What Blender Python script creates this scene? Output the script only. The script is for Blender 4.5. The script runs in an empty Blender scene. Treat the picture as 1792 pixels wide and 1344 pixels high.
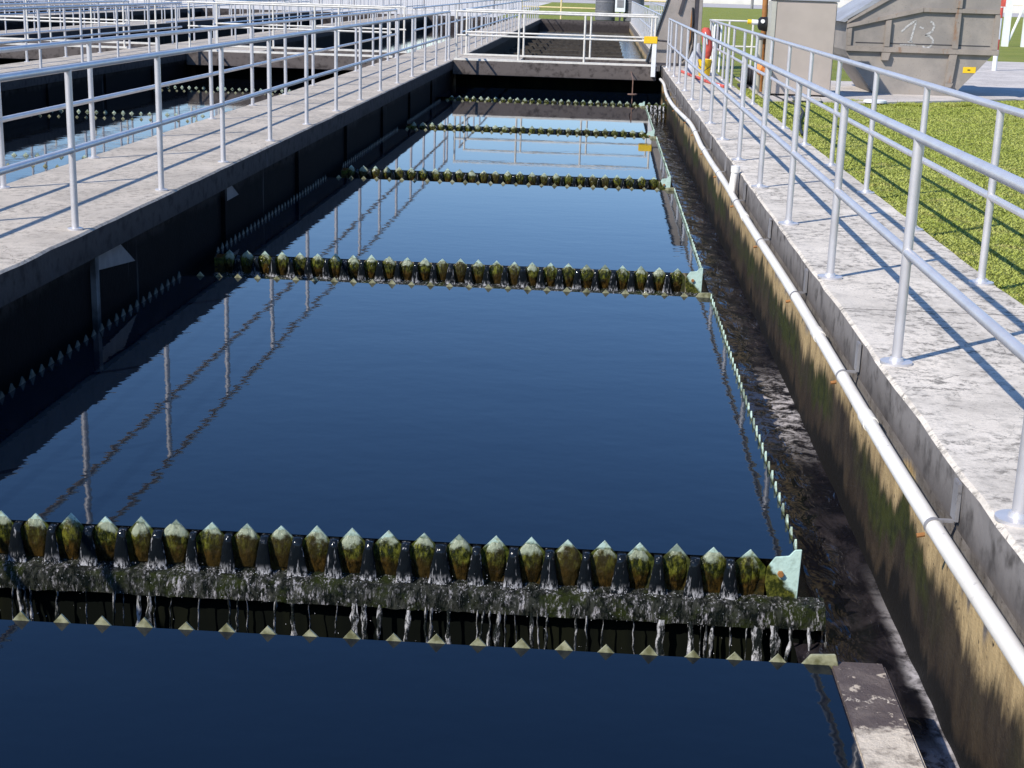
import bpy, bmesh, math, random
import numpy as np
from mathutils import Matrix, Vector, noise as mnoise
random.seed(7); rng = np.random.default_rng(7)
S = bpy.context.scene
COL = S.collection
R = math.radians
PER = 6.08                     # spacing of the parallel tanks
XL, XR = -3.34, 1.36           # main tank between its two walkways
WL = -4.72                     # far edge of the left walkway
ZW = -0.60                     # water level in the pools
TIP = -0.555                   # tip of the weir teeth
TROUGHS = [5.70, 12.0, 18.13, 24.3, 30.5]
TW = 0.965                     # near plate to far plate of a trough
XA, XB = -3.18, 0.905          # ends of the pools
YB = 33.5                      # front of the cross bridges
YE = 80.0                      # far end of the second row of tanks

# ------------------------------------------------------------------ materials
class G:
    def __init__(s, name, rough=.6, metal=0., ior=1.45, spec=.5):
        s.m = bpy.data.materials.new(name); s.m.use_nodes = True
        s.t = s.m.node_tree; s.b = s.t.nodes['Principled BSDF']
        s.b.inputs['Roughness'].default_value = rough
        s.b.inputs['Metallic'].default_value = metal
        s.b.inputs['IOR'].default_value = ior
        s.b.inputs['Specular IOR Level'].default_value = spec
        s.geo = s.t.nodes.new('ShaderNodeNewGeometry')
        s.xyz = s.t.nodes.new('ShaderNodeSeparateXYZ')
        s.t.links.new(s.geo.outputs['Position'], s.xyz.inputs[0])
    def L(s, a, b): s.t.links.new(a, b)
    def set(s, inp, v):
        if isinstance(v, bpy.types.NodeSocket): s.L(v, inp)
        elif isinstance(v, tuple) and len(v) == 3 and inp.type == 'RGBA': inp.default_value = (*v, 1)
        else: inp.default_value = v
    def noise(s, scale, detail=4, rough=.55, st=(1, 1, 1), dist=0., off=(0, 0, 0)):
        mp = s.t.nodes.new('ShaderNodeMapping'); mp.inputs['Scale'].default_value = st
        mp.inputs['Location'].default_value = off
        s.L(s.geo.outputs['Position'], mp.inputs['Vector'])
        n = s.t.nodes.new('ShaderNodeTexNoise'); n.inputs['Scale'].default_value = scale
        n.inputs['Detail'].default_value = detail; n.inputs['Roughness'].default_value = rough
        n.inputs['Distortion'].default_value = dist
        s.L(mp.outputs[0], n.inputs['Vector']); return n.outputs['Fac']
    def step(s, v, lo, hi, a=0., b=1.):
        n = s.t.nodes.new('ShaderNodeMapRange'); n.interpolation_type = 'SMOOTHSTEP'
        s.set(n.inputs[0], v)
        for k, x in zip((1, 2, 3, 4), (lo, hi, a, b)): n.inputs[k].default_value = x
        return n.outputs[0]
    def math(s, op, a, b=0.):
        n = s.t.nodes.new('ShaderNodeMath'); n.operation = op
        s.set(n.inputs[0], a); s.set(n.inputs[1], b); return n.outputs[0]
    def mix(s, f, a, b):
        n = s.t.nodes.new('ShaderNodeMix'); n.data_type = 'RGBA'
        s.set(n.inputs[0], f); s.set(n.inputs[6], a); s.set(n.inputs[7], b); return n.outputs[2]
    def col(s, c): s.set(s.b.inputs['Base Color'], c); return s
    def rough(s, r): s.set(s.b.inputs['Roughness'], r); return s
    def bump(s, h, dist=.01, strength=1.):
        n = s.t.nodes.new('ShaderNodeBump'); n.inputs['Strength'].default_value = strength
        n.inputs['Distance'].default_value = dist
        s.L(h, n.inputs['Height']); s.L(n.outputs[0], s.b.inputs['Normal']); return s
    @property
    def z(s): return s.xyz.outputs[2]
    @property
    def x(s): return s.xyz.outputs[0]
    @property
    def y(s): return s.xyz.outputs[1]

def plain(name, c, rough=.6, metal=0., var=.25, scale=9., c2=None):
    g = G(name, rough, metal)
    d = c2 or tuple(v * (1 - var) for v in c)
    g.col(g.mix(g.step(g.noise(scale, 5), .35, .68), c, d))
    g.bump(g.noise(scale * 8, 3), .002, .3); return g.m

def concrete(name, base, dirt, spots=.5, dirtamt=.55):
    g = G(name, .85, spec=.25)
    c = g.mix(g.step(g.noise(1.1, 5, .6), .36, .66), base, tuple(.78 * v for v in base))
    c = g.mix(g.math('MULTIPLY', g.step(g.noise(3.2, 8, .72, off=(3, 1, 0)), 1 - dirtamt, .78), .75), c, dirt)
    mask = g.step(g.noise(1.7, 6, .7, off=(6, 2, 0)), .36, .58)
    c = g.mix(g.math('MULTIPLY', g.math('MULTIPLY', g.step(g.noise(15, 8, .75, off=(9, 4, 2)), .47, .60), mask), spots), c, tuple(.45 * v for v in dirt))
    c = g.mix(g.math('MULTIPLY', g.step(g.noise(26, 6, .7, off=(1, 4, 7)), .60, .68), spots), c, tuple(.5 * v for v in dirt))
    c = g.mix(g.step(g.noise(70, 2, .6), .45, .8), c, tuple(.7 * v for v in base))
    fr = g.math('FRACT', g.math('MULTIPLY', g.math('ADD', g.y, 1.35), 1 / 6.2))
    c = g.mix(g.math('MULTIPLY', g.step(g.math('ABSOLUTE', g.math('SUBTRACT', fr, .5)), .0008, .0018, 1, 0), .8), c, tuple(.2 * v for v in dirt))
    crack = g.noise(.55, 6, .6, dist=1.2, off=(2, 7, 0))
    line = g.step(g.math('ABSOLUTE', g.math('SUBTRACT', crack, .5)), .0, .0022, 1, 0)
    c = g.mix(g.math('MULTIPLY', line, .7), c, tuple(.25 * v for v in dirt))
    g.col(c); g.bump(g.noise(60, 6, .7), .006, .6); return g.m

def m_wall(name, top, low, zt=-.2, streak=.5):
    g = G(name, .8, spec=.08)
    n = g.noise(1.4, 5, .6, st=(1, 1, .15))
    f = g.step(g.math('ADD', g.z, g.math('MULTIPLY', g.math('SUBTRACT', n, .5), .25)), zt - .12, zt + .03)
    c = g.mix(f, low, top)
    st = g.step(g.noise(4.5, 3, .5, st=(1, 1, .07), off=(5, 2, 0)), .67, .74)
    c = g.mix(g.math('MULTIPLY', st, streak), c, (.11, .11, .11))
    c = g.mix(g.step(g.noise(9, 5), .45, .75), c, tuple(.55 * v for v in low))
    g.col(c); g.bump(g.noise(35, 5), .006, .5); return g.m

def m_rightwall():
    g = G('stained_wall', .72, spec=.25)
    n1 = g.noise(1.6, 6, .65, st=(1, 1, .35)); n2 = g.noise(7, 4, .6, st=(1, 1, .22), off=(1, 3, 0))
    zz = g.math('ADD', g.z, g.math('ADD', g.math('MULTIPLY', g.math('SUBTRACT', n1, .5), .5),
                                  g.math('MULTIPLY', g.math('SUBTRACT', n2, .5), .3)))
    grey = g.mix(g.step(g.noise(5, 5, .6, st=(1, 1, .3)), .4, .7), (.2, .18, .165), (.11, .098, .09))
    tan = g.mix(g.step(g.noise(6, 6, .7, st=(1, 1, .3), off=(7, 7, 1)), .38, .7), (.47, .335, .165), (.24, .165, .08))
    brown = g.mix(g.step(g.noise(4, 5, .6, st=(1, 1, .5)), .4, .65), (.024, .017, .012), (.05, .036, .022))
    green = g.mix(g.step(g.noise(11, 4), .4, .7), (.038, .042, .008), (.016, .018, .006))
    c = g.mix(g.step(zz, -.36, -.29), tan, grey)
    c = g.mix(g.step(zz, -.54, -.41), brown, c)
    gf = g.math('MULTIPLY', g.step(zz, -.73, -.63), g.step(zz, -.53, -.45, 1, 0))
    gf = g.math('MULTIPLY', gf, g.step(g.noise(.8, 4, off=(4, 4, 4)), .40, .62))
    c = g.mix(gf, c, green)
    drip = g.step(g.noise(10, 4, .6, st=(1, 1, .06), off=(2, 5, 0)), .56, .70)
    c = g.mix(g.math('MULTIPLY', drip, .65), c, (.045, .034, .024))
    c = g.mix(g.step(g.noise(30, 3, .6), .6, .75), c, (.03, .025, .02))
    c = g.mix(g.step(zz, -.86, -.78), (.008, .007, .006), c)
    g.col(c); g.bump(g.noise(28, 6, .65), .012, .7); return g.m

def m_water(name, base, rough=.03, ripple=.004, sc=2.2, fade=False):
    g = G(name, rough, ior=1.33)
    g.col(base)
    h = g.math('ADD', g.noise(sc, 2, .5, st=(.6, 1, 1)), g.math('MULTIPLY', g.noise(sc * 4.2, 2, .5, st=(.8, 1, 1)), .34))
    if fade: h = g.math('MULTIPLY', h, g.step(g.y, 7, 22, 1, .22))   # calmer towards the far bays
    g.bump(h, ripple, 1.); return g.m

def m_channel():
    g = G('channel_water', .12, ior=1.33)
    n = g.noise(5.5, 7, .7, st=(1, .55, 1), dist=.8)
    c = g.mix(g.step(n, .42, .7), (.005, .0045, .006), (.03, .025, .027))
    c = g.mix(g.step(g.noise(16, 5, .7, st=(1, .6, 1), dist=1.), .62, .76), c, (.10, .085, .09))
    e = g.math('ADD', g.x, g.math('MULTIPLY', g.math('SUBTRACT', g.noise(3.5, 4), .5), .10))
    ef = g.math('MULTIPLY', g.step(e, 1.30, 1.36), g.step(g.y, 6.7, 5.2))
    ef = g.math('MULTIPLY', ef, g.step(g.noise(9, 5, .7), .3, .6))
    nf = g.math('MULTIPLY', g.step(g.y, 5.0, 4.5), g.step(g.noise(8, 6, .7, dist=.6), .42, .58))
    mid = g.math('MULTIPLY', g.math('MULTIPLY', g.step(g.y, 7.9, 8.9), g.step(g.y, 10.6, 9.4)), g.step(g.noise(10, 6, .75, dist=.5), .44, .62))
    foam = g.math('MAXIMUM', g.math('MAXIMUM', ef, nf), g.math('MULTIPLY', mid, .9))
    c = g.mix(foam, c, (.5, .46, .45))
    g.col(c); g.rough(g.step(foam, 0, 1, .1, .6))
    g.bump(g.noise(9, 3, .55, st=(1, .45, 1), dist=.6), .018, .8); return g.m

def m_tooth():
    g = G('mint_weir_plate', .35)
    n = g.math('MULTIPLY', g.math('SUBTRACT', g.noise(16, 5, .65), .5), .11)
    zz = g.math('ADD', g.z, n)
    mint = g.mix(g.step(g.noise(40, 4), .45, .7), (.46, .60, .50), (.28, .33, .22))
    alg = g.mix(g.step(g.noise(30, 6, .7), .38, .6), (.012, .02, .002), (.08, .09, .012))
    br = g.mix(g.step(g.noise(22, 5, .7, off=(2, 2, 2)), .4, .62), (.012, .009, .003), (.06, .038, .008))
    c = g.mix(g.step(zz, -.70, -.655), br, alg)
    c = g.mix(g.step(zz, -.603, -.575), c, mint)
    nx = g.step(g.noise(3.1, 2, off=(5, 0, 0)), .52, .62)
    c = g.mix(g.math('MULTIPLY', nx, .6), c, (.05, .055, .02))
    g.col(c); g.rough(g.step(zz, -.63, -.58, .22, .5)); g.bump(g.noise(55, 5, .7), .006, .7); return g.m

def m_algae():
    g = G('wet_algae', .16, ior=1.38)
    n = g.math('MULTIPLY', g.math('SUBTRACT', g.noise(19, 5, .65), .5), .12)
    zz = g.math('ADD', g.z, n)
    a = g.mix(g.step(g.noise(48, 6, .75, st=(1, 1, .4)), .44, .66), (.010, .013, .002), (.15, .15, .018))
    b = g.mix(g.step(g.noise(40, 5, .7, st=(1, 1, .35), off=(2, 2, 2)), .42, .64), (.010, .007, .002), (.075, .042, .008))
    c = g.mix(g.step(zz, -.705, -.655), b, a)
    c = g.mix(g.math('MULTIPLY', g.step(g.noise(2.3, 1, off=(3, 0, 0)), .45, .6), .7), c, (.035, .024, .007))
    bare = g.math('ADD', zz, g.math('MULTIPLY', g.math('SUBTRACT', g.noise(5.2, 2, off=(8, 1, 0)), .5), .12))
    c = g.mix(g.step(bare, -.622, -.592), c, (.29, .32, .22))
    g.col(c); g.bump(g.noise(80, 5, .7, st=(1, 1, .5)), .008, .9); return g.m

def m_ledge():
    g = G('wet_ledge', .1, ior=1.33)
    n = g.noise(26, 6, .75, st=(1, .7, .5), dist=.6)
    c = g.mix(g.step(n, .42, .62), (.006, .008, .005), (.05, .052, .04))
    c = g.mix(g.step(g.noise(7, 5, .7, off=(3, 3, 3)), .48, .62), c, (.028, .036, .008))
    st = g.step(g.noise(30, 5, .75, st=(1, .5, .22), dist=.5, off=(8, 1, 0)), .45, .66)
    fine = g.step(g.noise(85, 4, .75, st=(1, .7, .35), off=(1, 8, 0)), .48, .62)
    foam = g.math('MULTIPLY', g.math('MULTIPLY', st, fine), g.step(g.noise(3.3, 3), .30, .60, .7, 1))  # foam flecks, the finer ones painting the sparkle of sunlit water
    c = g.mix(foam, c, (.62, .59, .60))
    g.col(c); g.rough(g.step(foam, 0, 1, .05, .35)); g.bump(g.noise(60, 5, .8, st=(1, .7, .4)), .03, 1.); return g.m

def m_stream():
    g = G('falling_stream', .1, ior=1.33)
    f = g.step(g.noise(42, 5, .75, st=(1, 1, .3), dist=.5), .46, .62)
    g.col(g.mix(f, (.012, .015, .014), (.50, .49, .49))); g.bump(g.noise(45, 4, .7, st=(1, 1, .35)), .02, 1.); return g.m

def m_grass():
    g = G('lawn_grass', .8, spec=.2)
    c = g.mix(g.step(g.noise(.7, 5, .6), .38, .66), (.21, .24, .038), (.28, .29, .06))
    c = g.mix(g.step(g.noise(3.5, 5, .65, off=(4, 1, 0)), .52, .75), c, (.30, .26, .09))
    c = g.mix(g.step(g.noise(22, 4, .7), .45, .75), c, (.11, .14, .02))
    g.col(c); g.bump(g.noise(40, 5, .8), .03, 1.); return g.m

def m_blade():
    g = G('grass_blade', .55, spec=.3)
    c = g.mix(g.step(g.noise(.8, 5, .6), .36, .66), (.31, .345, .06), (.41, .42, .10))
    c = g.mix(g.step(g.noise(3.5, 5, .65, off=(4, 1, 0)), .54, .75), c, (.44, .38, .13))
    c = g.mix(g.step(g.noise(90, 2, .6), .5, .7), c, (.24, .29, .045))
    g.col(c); return g.m

def m_rail():
    g = G('aluminium_rail', .36, .5)
    c = g.mix(g.step(g.noise(5, 5, .6), .4, .7), (.64, .615, .61), (.57, .545, .54))
    c = g.mix(g.math('MULTIPLY', g.step(g.noise(60, 4, .7), .66, .75), .5), c, (.36, .35, .35))
    g.col(c); g.rough(g.step(g.noise(12, 4), .3, .7, .38, .46)); return g.m

def m_steel(name, a, b, rust, amt=.6):
    g = G(name, .6, spec=.3)
    c = g.mix(g.step(g.noise(1.6, 6, .65), .36, .66), a, b)
    c = g.mix(g.step(g.noise(5, 6, .7, st=(1, 1, .35), off=(1, 5, 2)), amt, amt + .13), c, rust)
    c = g.mix(g.step(g.noise(30, 4, .7), .58, .72), c, tuple(.6 * v for v in b))
    g.col(c); g.bump(g.noise(25, 4), .004, .4); return g.m

def m_block():
    g = G('channel_wall_top', .75, spec=.3)
    e = g.math('ADD', g.y, g.math('MULTIPLY', g.math('SUBTRACT', g.noise(9, 5, .7), .5), .35))
    dry = g.mix(g.step(g.noise(14, 6, .7), .42, .66), (.60, .52, .42), (.25, .21, .17))
    wet = g.mix(g.step(g.noise(10, 5), .4, .7), (.09, .07, .066), (.14, .112, .10))
    chip = g.step(g.noise(13, 5, .7, off=(0, 2, 1)), .61, .66)
    wet = g.mix(chip, wet, (.5, .42, .33))
    c = g.mix(g.step(e, 4.32, 4.28), wet, dry)
    # the wet joints across the wall
    j = g.math('ABSOLUTE', g.math('SUBTRACT', e, 4.50))
    c = g.mix(g.math('MULTIPLY', g.step(j, .008, .0), g.step(g.noise(20, 3), .4, .5)), c, (.6, .52, .42))
    c = g.mix(g.step(g.z, -.66, -.62), (.03, .025, .02), c)
    g.col(c); g.bump(g.noise(40, 6, .7), .012, .8); return g.m

def m_spout():
    g = G('spout_water', .11, ior=1.33)
    f = g.math('MULTIPLY', g.step(g.z, -.715, -.765), g.step(g.noise(60, 4, .7, st=(1, 1, .4)), .46, .6))
    s2 = g.math('MULTIPLY', g.step(g.noise(75, 3, .7, st=(1, 1, .12), off=(2, 0, 0)), .60, .68), .55)
    g.col(g.mix(g.math('MAXIMUM', f, s2), (.006, .008, .010), (.46, .45, .45)))
    g.bump(g.noise(50, 3, .5, st=(1, 1, .3)), .006, .7); return g.m

def m_pvc():
    g = G('white_pvc', .4)
    c = g.mix(g.step(g.noise(3, 5, .6, st=(1, .6, 1)), .4, .7), (.80, .76, .69), (.68, .63, .55))
    c = g.mix(g.step(g.noise(7, 5, .7, off=(3, 3, 0)), .67, .72), c, (.42, .25, .12))
    c = g.mix(g.math('MULTIPLY', g.step(g.noise(24, 4, .7), .6, .7), .6), c, (.42, .39, .35))
    g.col(c); return g.m

def m_far():
    g = G('brown_water', .12, ior=1.33, spec=.22)  # mottled brown base colour with weak specular
    c = g.mix(g.step(g.noise(1.2, 5, .65, st=(.5, 1, 1)), .4, .64), (.085, .075, .05), (.15, .13, .085))
    g.col(c); g.bump(g.noise(3, 4, .6, st=(.6, 1, 1)), .05, 1.); return g.m

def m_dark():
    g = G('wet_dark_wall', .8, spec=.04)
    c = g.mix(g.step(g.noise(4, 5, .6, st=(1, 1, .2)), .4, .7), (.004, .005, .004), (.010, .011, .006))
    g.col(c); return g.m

def m_endmint():
    g = G('mint_end_plate', .4)
    mint = g.mix(g.step(g.noise(30, 4), .45, .7), (.50, .66, .57), (.38, .50, .42))
    zz = g.math('ADD', g.z, g.math('ADD', g.math('MULTIPLY', g.math('SUBTRACT', g.noise(18, 5, .65), .5), .10), g.math('MULTIPLY', g.math('SUBTRACT', g.x, .84), 1.1)))
    alg = g.mix(g.step(g.noise(40, 5, .7), .42, .64), (.02, .025, .003), (.13, .13, .02))
    g.col(g.mix(g.step(zz, -.70, -.665), alg, mint)); g.bump(g.noise(60, 4), .003, .5); return g.m

M = dict(
    walk_r=concrete('bright_concrete', (.73, .65, .545), (.32, .285, .24), .95, .58),
    walk_l=concrete('grey_concrete', (.56, .485, .395), (.26, .23, .19), .6, .54),
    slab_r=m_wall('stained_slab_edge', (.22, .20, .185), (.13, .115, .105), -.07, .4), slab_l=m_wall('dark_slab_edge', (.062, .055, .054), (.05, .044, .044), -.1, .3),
    launder=plain('dark_launder', (.05, .04, .03), .7, var=.5), farwater=m_far(), endwall=m_wall('far_end_wall', (.10, .085, .08), (.05, .042, .04), -.15, .3),
    palestain=plain('streaked_pilaster', (.03, .03, .03), .8, var=.2, scale=5, c2=(.13, .13, .13)), shadetooth=plain('shade_weir_plate', (.02, .026, .022), .6, var=.6, scale=20, c2=(.07, .085, .07)), sunlit=plain('painted_sunlight', (.22, .195, .18), .9, var=.2),  # left weir plate carries shade in its colour; wall patch colour stands for sunlight
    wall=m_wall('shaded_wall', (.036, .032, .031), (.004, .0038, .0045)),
    rightwall=m_rightwall(), beam=m_wall('bridge_beam', (.13, .11, .10), (.09, .075, .068), -.25, .3),
    darkwall=m_dark(),
    water=m_water('pool_water', (.0020, .0048, .0105), .015, .0017, fade=True),
    leftwater=m_water('left_water', (.002, .003, .005), .02, .0014),
    channel=m_channel(), tooth=m_tooth(), endmint=m_endmint(), algae=m_algae(), spray=plain('spray_drops', (.85, .84, .86), .1, var=.05),
    neartooth=plain('olive_weir_plate', (.34, .33, .20), .45, var=.4, scale=22, c2=(.12, .115, .05)), ledge=m_ledge(), stream=m_stream(),
    tongue=m_spout(),
    wetwall=plain('wet_inner_wall', (.018, .014, .010), .25, var=.7, scale=14, c2=(.04, .032, .018)),
    block=m_block(), rail=m_rail(), grass=m_grass(), blade=m_blade(),
    whiterail=plain('cream_painted_rail', (.72, .68, .60), .5, var=.15),
    pvc=m_pvc(),
    bracket=m_steel('galvanised_bracket', (.26, .25, .25), (.18, .17, .17), (.18, .12, .08), .66),
    rust=plain('rusty_bolt', (.35, .15, .04), .7),
    dump=m_steel('weathered_steel', (.33, .29, .25), (.245, .22, .195), (.24, .16, .10), .62),
    dumprib=m_steel('rusty_rib', (.335, .285, .24), (.26, .225, .19), (.26, .16, .10), .56),
    lid=m_steel('steel_lid', (.34, .35, .37), (.26, .26, .27), (.2, .15, .11), .68),
    tan=plain('tan_paint', (.42, .355, .30), .6, var=.10, scale=2),
    tanedge=plain('light_tan_paint', (.45, .43, .36), .6, var=.1),
    paleyellow=plain('pale_yellow_paint', (.72, .58, .30), .6, var=.1), yellow=plain('yellow_paint', (.85, .55, .02), .5, var=.1),
    chalk=plain('chalk_paint', (.55, .53, .50), .9, var=.5, scale=40),
    black=plain('black_rubber', (.012, .012, .014), .5, var=.4),
    chute=m_steel('chute_steel', (.33, .285, .25), (.26, .23, .20), (.2, .13, .09), .63),
    darksteel=m_steel('dark_steel', (.07, .065, .07), (.045, .04, .045), (.12, .07, .045), .66),
    drumgrey=plain('grey_drum', (.13, .13, .145), .6, var=.2),
    red=plain('faded_red', (.62, .10, .07), .7, var=.25, scale=12),
    tarp=plain('grey_canvas', (.42, .43, .46), .8, var=.25, scale=10),
    orange=plain('orange_plastic', (.75, .25, .06), .5, var=.2),
    white=plain('white_paint', (.8, .8, .78), .5, var=.08),
    pad=concrete('pad_concrete', (.62, .56, .50), (.36, .31, .27), .4, .5),
    road=plain('pale_road', (.46, .42, .39), .9, var=.12, scale=.3),
    yard=plain('pale_yard', (.62, .58, .52), .9, var=.15, scale=.4),
    kerb=plain('white_wall', (.75, .70, .64), .8, var=.1, scale=.5),
    bark=plain('bark', (.10, .075, .05), .9, var=.4), leaf=plain('tree_leaf', (.05, .085, .02), .7, var=.5, scale=1.2),
    grating=plain('grating', (.035, .03, .028), .8, var=.4, scale=20),
    gauge=plain('rusty_rod', (.22, .13, .09), .7, var=.3),
)

# ------------------------------------------------------------------ mesh helpers
class B:
    def __init__(s): s.v = []; s.f = []; s.sm = False
    def box(s, x0, x1, y0, y1, z0, z1):
        n = len(s.v)
        s.v += [(x, y, z) for z in (z0, z1) for y in (y0, y1) for x in (x0, x1)]
        s.f += [tuple(n + i for i in q) for q in ((0, 2, 3, 1), (4, 5, 7, 6), (0, 1, 5, 4), (2, 6, 7, 3), (0, 4, 6, 2), (1, 3, 7, 5))]
        return s
    def quad(s, *p):
        n = len(s.v); s.v += [tuple(q) for q in p]; s.f.append(tuple(range(n, n + len(p)))); return s
    def tube(s, pts, r, seg=12, caps=True):
        pts = [Vector(p) for p in pts]; n0 = len(s.v); up = None
        for i, p in enumerate(pts):
            d = (pts[min(i + 1, len(pts) - 1)] - pts[max(i - 1, 0)]).normalized()
            if up is None:
                up = Vector((0, 0, 1)) if abs(d.z) < .9 else Vector((0, 1, 0))
            a = d.cross(up).normalized(); b = a.cross(d).normalized(); up = b
            rr = r[i] if isinstance(r, (list, tuple)) else r
            for k in range(seg):
                t = 2 * math.pi * k / seg
                s.v.append(tuple(p + a * math.cos(t) * rr + b * math.sin(t) * rr))
        for i in range(len(pts) - 1):
            for k in range(seg):
                k2 = (k + 1) % seg
                s.f.append((n0 + i * seg + k, n0 + i * seg + k2, n0 + (i + 1) * seg + k2, n0 + (i + 1) * seg + k))
        if caps:
            s.f.append(tuple(n0 + k for k in range(seg))[::-1]); s.f.append(tuple(n0 + (len(pts) - 1) * seg + k for k in range(seg)))
        s.sm = True; return s
    def prism(s, poly, axis, a, b):
        # poly: 2-d outline; axis 'y' -> (x, z) outline from y=a to y=b; 'z' -> (x, y); 'x' -> (y, z)
        n = len(s.v); k = len(poly)
        P = {'y': lambda u, w, t: (u, t, w), 'z': lambda u, w, t: (u, w, t), 'x': lambda u, w, t: (t, u, w)}[axis]
        for t in (a, b): s.v += [P(u, w, t) for u, w in poly]
        for i in range(k):
            j = (i + 1) % k; s.f.append((n + i, n + j, n + k + j, n + k + i))
        s.f.append(tuple(range(n, n + k))[::-1]); s.f.append(tuple(range(n + k, n + 2 * k))); return s
    def grid(s, P):
        n = len(s.v); r, c = len(P), len(P[0])
        for row in P: s.v += [tuple(q) for q in row]
        for i in range(r - 1):
            for j in range(c - 1):
                s.f.append((n + i * c + j, n + i * c + j + 1, n + (i + 1) * c + j + 1, n + (i + 1) * c + j))
        s.sm = True; return s
    def disc(s, c, r, h, seg=20): return s.tube([c, (c[0], c[1], c[2] + h)], r, seg)
    def make(s, name, mat, parent=None, smooth=None, bevel=0., fix=True):
        me = bpy.data.meshes.new(name); me.from_pydata(s.v, [], s.f)
        bm = bmesh.new(); bm.from_mesh(me)
        if fix: bmesh.ops.recalc_face_normals(bm, faces=bm.faces)
        if bevel:
            bmesh.ops.bevel(bm, geom=[e for e in bm.edges if len(e.link_faces) == 2 and e.calc_face_angle(0) > .5], offset=bevel, segments=2, affect='EDGES', clamp_overlap=True)
        bm.to_mesh(me); bm.free()
        me.materials.append(M[mat] if isinstance(mat, str) else mat)
        if s.sm if smooth is None else smooth:
            me.polygons.foreach_set('use_smooth', [True] * len(me.polygons))
            try: me.set_sharp_from_angle(angle=R(40))
            except Exception: pass
        o = bpy.data.objects.new(name, me); COL.objects.link(o)
        if parent: o.parent = parent
        return o

def tag(o, label=None, cat=None, group=None, kind=None):
    for k, v in (('label', label), ('category', cat), ('group', group), ('kind', kind)):
        if v: o[k] = v
    return o
def thing(name, label, cat, loc=(0, 0, 0), group=None):
    o = bpy.data.objects.new(name, None); COL.objects.link(o); o.location = loc; o.empty_display_size = .1
    return tag(o, label, cat, group)
def copytree(o, parent=None):
    c = o.copy(); COL.objects.link(c)
    if parent: c.parent = parent
    for ch in [x for x in bpy.data.objects if x.parent == o]: copytree(ch, c)
    return c

# ------------------------------------------------------------------ ground, roads
TB = XL - PER * 6 - .3     # left end of the tank field
g = B()
def sheet(b, x0, x1, y0, y1, z): b.quad((x0, y0, z), (x1, y0, z), (x1, y1, z), (x0, y1, z))
sheet(g, 2.44, 400, -60, 800, -.06); sheet(g, -400, 2.44, YE + .6, 800, -.06); sheet(g, -400, TB, -60, YE + .6, -.06)
tag(g.make('lawn', 'grass', fix=False), kind='structure')
g = B(); sheet(g, -300, -6, YE + 2, 172, -.052); tag(g.make('yard', 'yard', fix=False), kind='structure')
g = B(); sheet(g, -300, 300, 176, 235, -.048); tag(g.make('road', 'road', fix=False), kind='structure')
g = B(); g.quad((6.2, 27.2, -.048), (30, 26.0, -.048), (60, 44, -.048), (10.2, 44.5, -.048), (7.7, 33.5, -.048))
tag(g.make('driveway', 'pad', fix=False), kind='structure')
g = B(); g.prism([(2.75, 24.75), (4.6, 25.0), (6.5, 26.4), (7.6, 27.3), (7.6, 31.0), (2.75, 31.0)], 'z', -.2, -.03)
tag(g.make('pavement', 'pad'), kind='structure')

# grass blades on the near lawn
def blades(n, x0, x1, y0, y1, name, hm=1., keepall=False):
    y = y0 * (y1 / y0) ** rng.random(n); x = x0 + (x1 - x0) * rng.random(n)
    keep = (x < 2.44 + .12 + (y * .33)) & ~((x > 2.7) & (y > 24.6 + np.clip((x - 2.75) * .55, 0, 3)))
    if keepall: keep = np.sin(x * 5.3 + np.sin(y * 3.1) * 3) * np.sin(y * 2.3 + x) > .25
    x, y = x[keep], y[keep]; n = len(x)
    cl = np.sin(x * 9.1 + np.sin(y * 7.3) * 2) * .5 + .5
    h = (.008 + .015 * rng.random(n) ** 2) * (.85 + .25 * cl); h = h * hm; w = .0028 + .0026 * rng.random(n) + y * .00018
    a = rng.random(n) * 2 * np.pi; dx, dy = np.cos(a) * w, np.sin(a) * w
    lx, ly = (rng.random(n) - .5) * .05 * hm, (rng.random(n) - .5) * .05 * hm
    V = np.empty((n, 3, 3), np.float32); z = np.full(n, -.06)
    V[:, 0] = np.stack([x - dx, y - dy, z], 1); V[:, 1] = np.stack([x + dx, y + dy, z], 1); V[:, 2] = np.stack([x + lx, y + ly, z + h], 1)
    me = bpy.data.meshes.new(name); me.vertices.add(3 * n); me.vertices.foreach_set('co', V.ravel())
    me.loops.add(3 * n); me.loops.foreach_set('vertex_index', np.arange(3 * n, dtype=np.int32))
    me.polygons.add(n); me.polygons.foreach_set('loop_start', np.arange(0, 3 * n, 3, dtype=np.int32))
    me.update(); me.materials.append(M['blade'])
    o = bpy.data.objects.new(name, me); COL.objects.link(o)
    tag(o, 'short yellow green grass growing beside the right walkway' if hm == 1 else ('ragged grass tufts overhanging the right walkway edge' if hm < 2 else 'taller grass tufts along the pavement before the steel container'), 'grass', kind='stuff')
blades(420000, 2.425, 10.5, 6.2, 27.5, 'grass')
blades(9000, 2.41, 2.50, 5.5, 27, 'grass', 1.5, True)
blades(7000, 4.0, 6.4, 24.7, 25.3, 'grass', 3.2, True)

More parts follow.
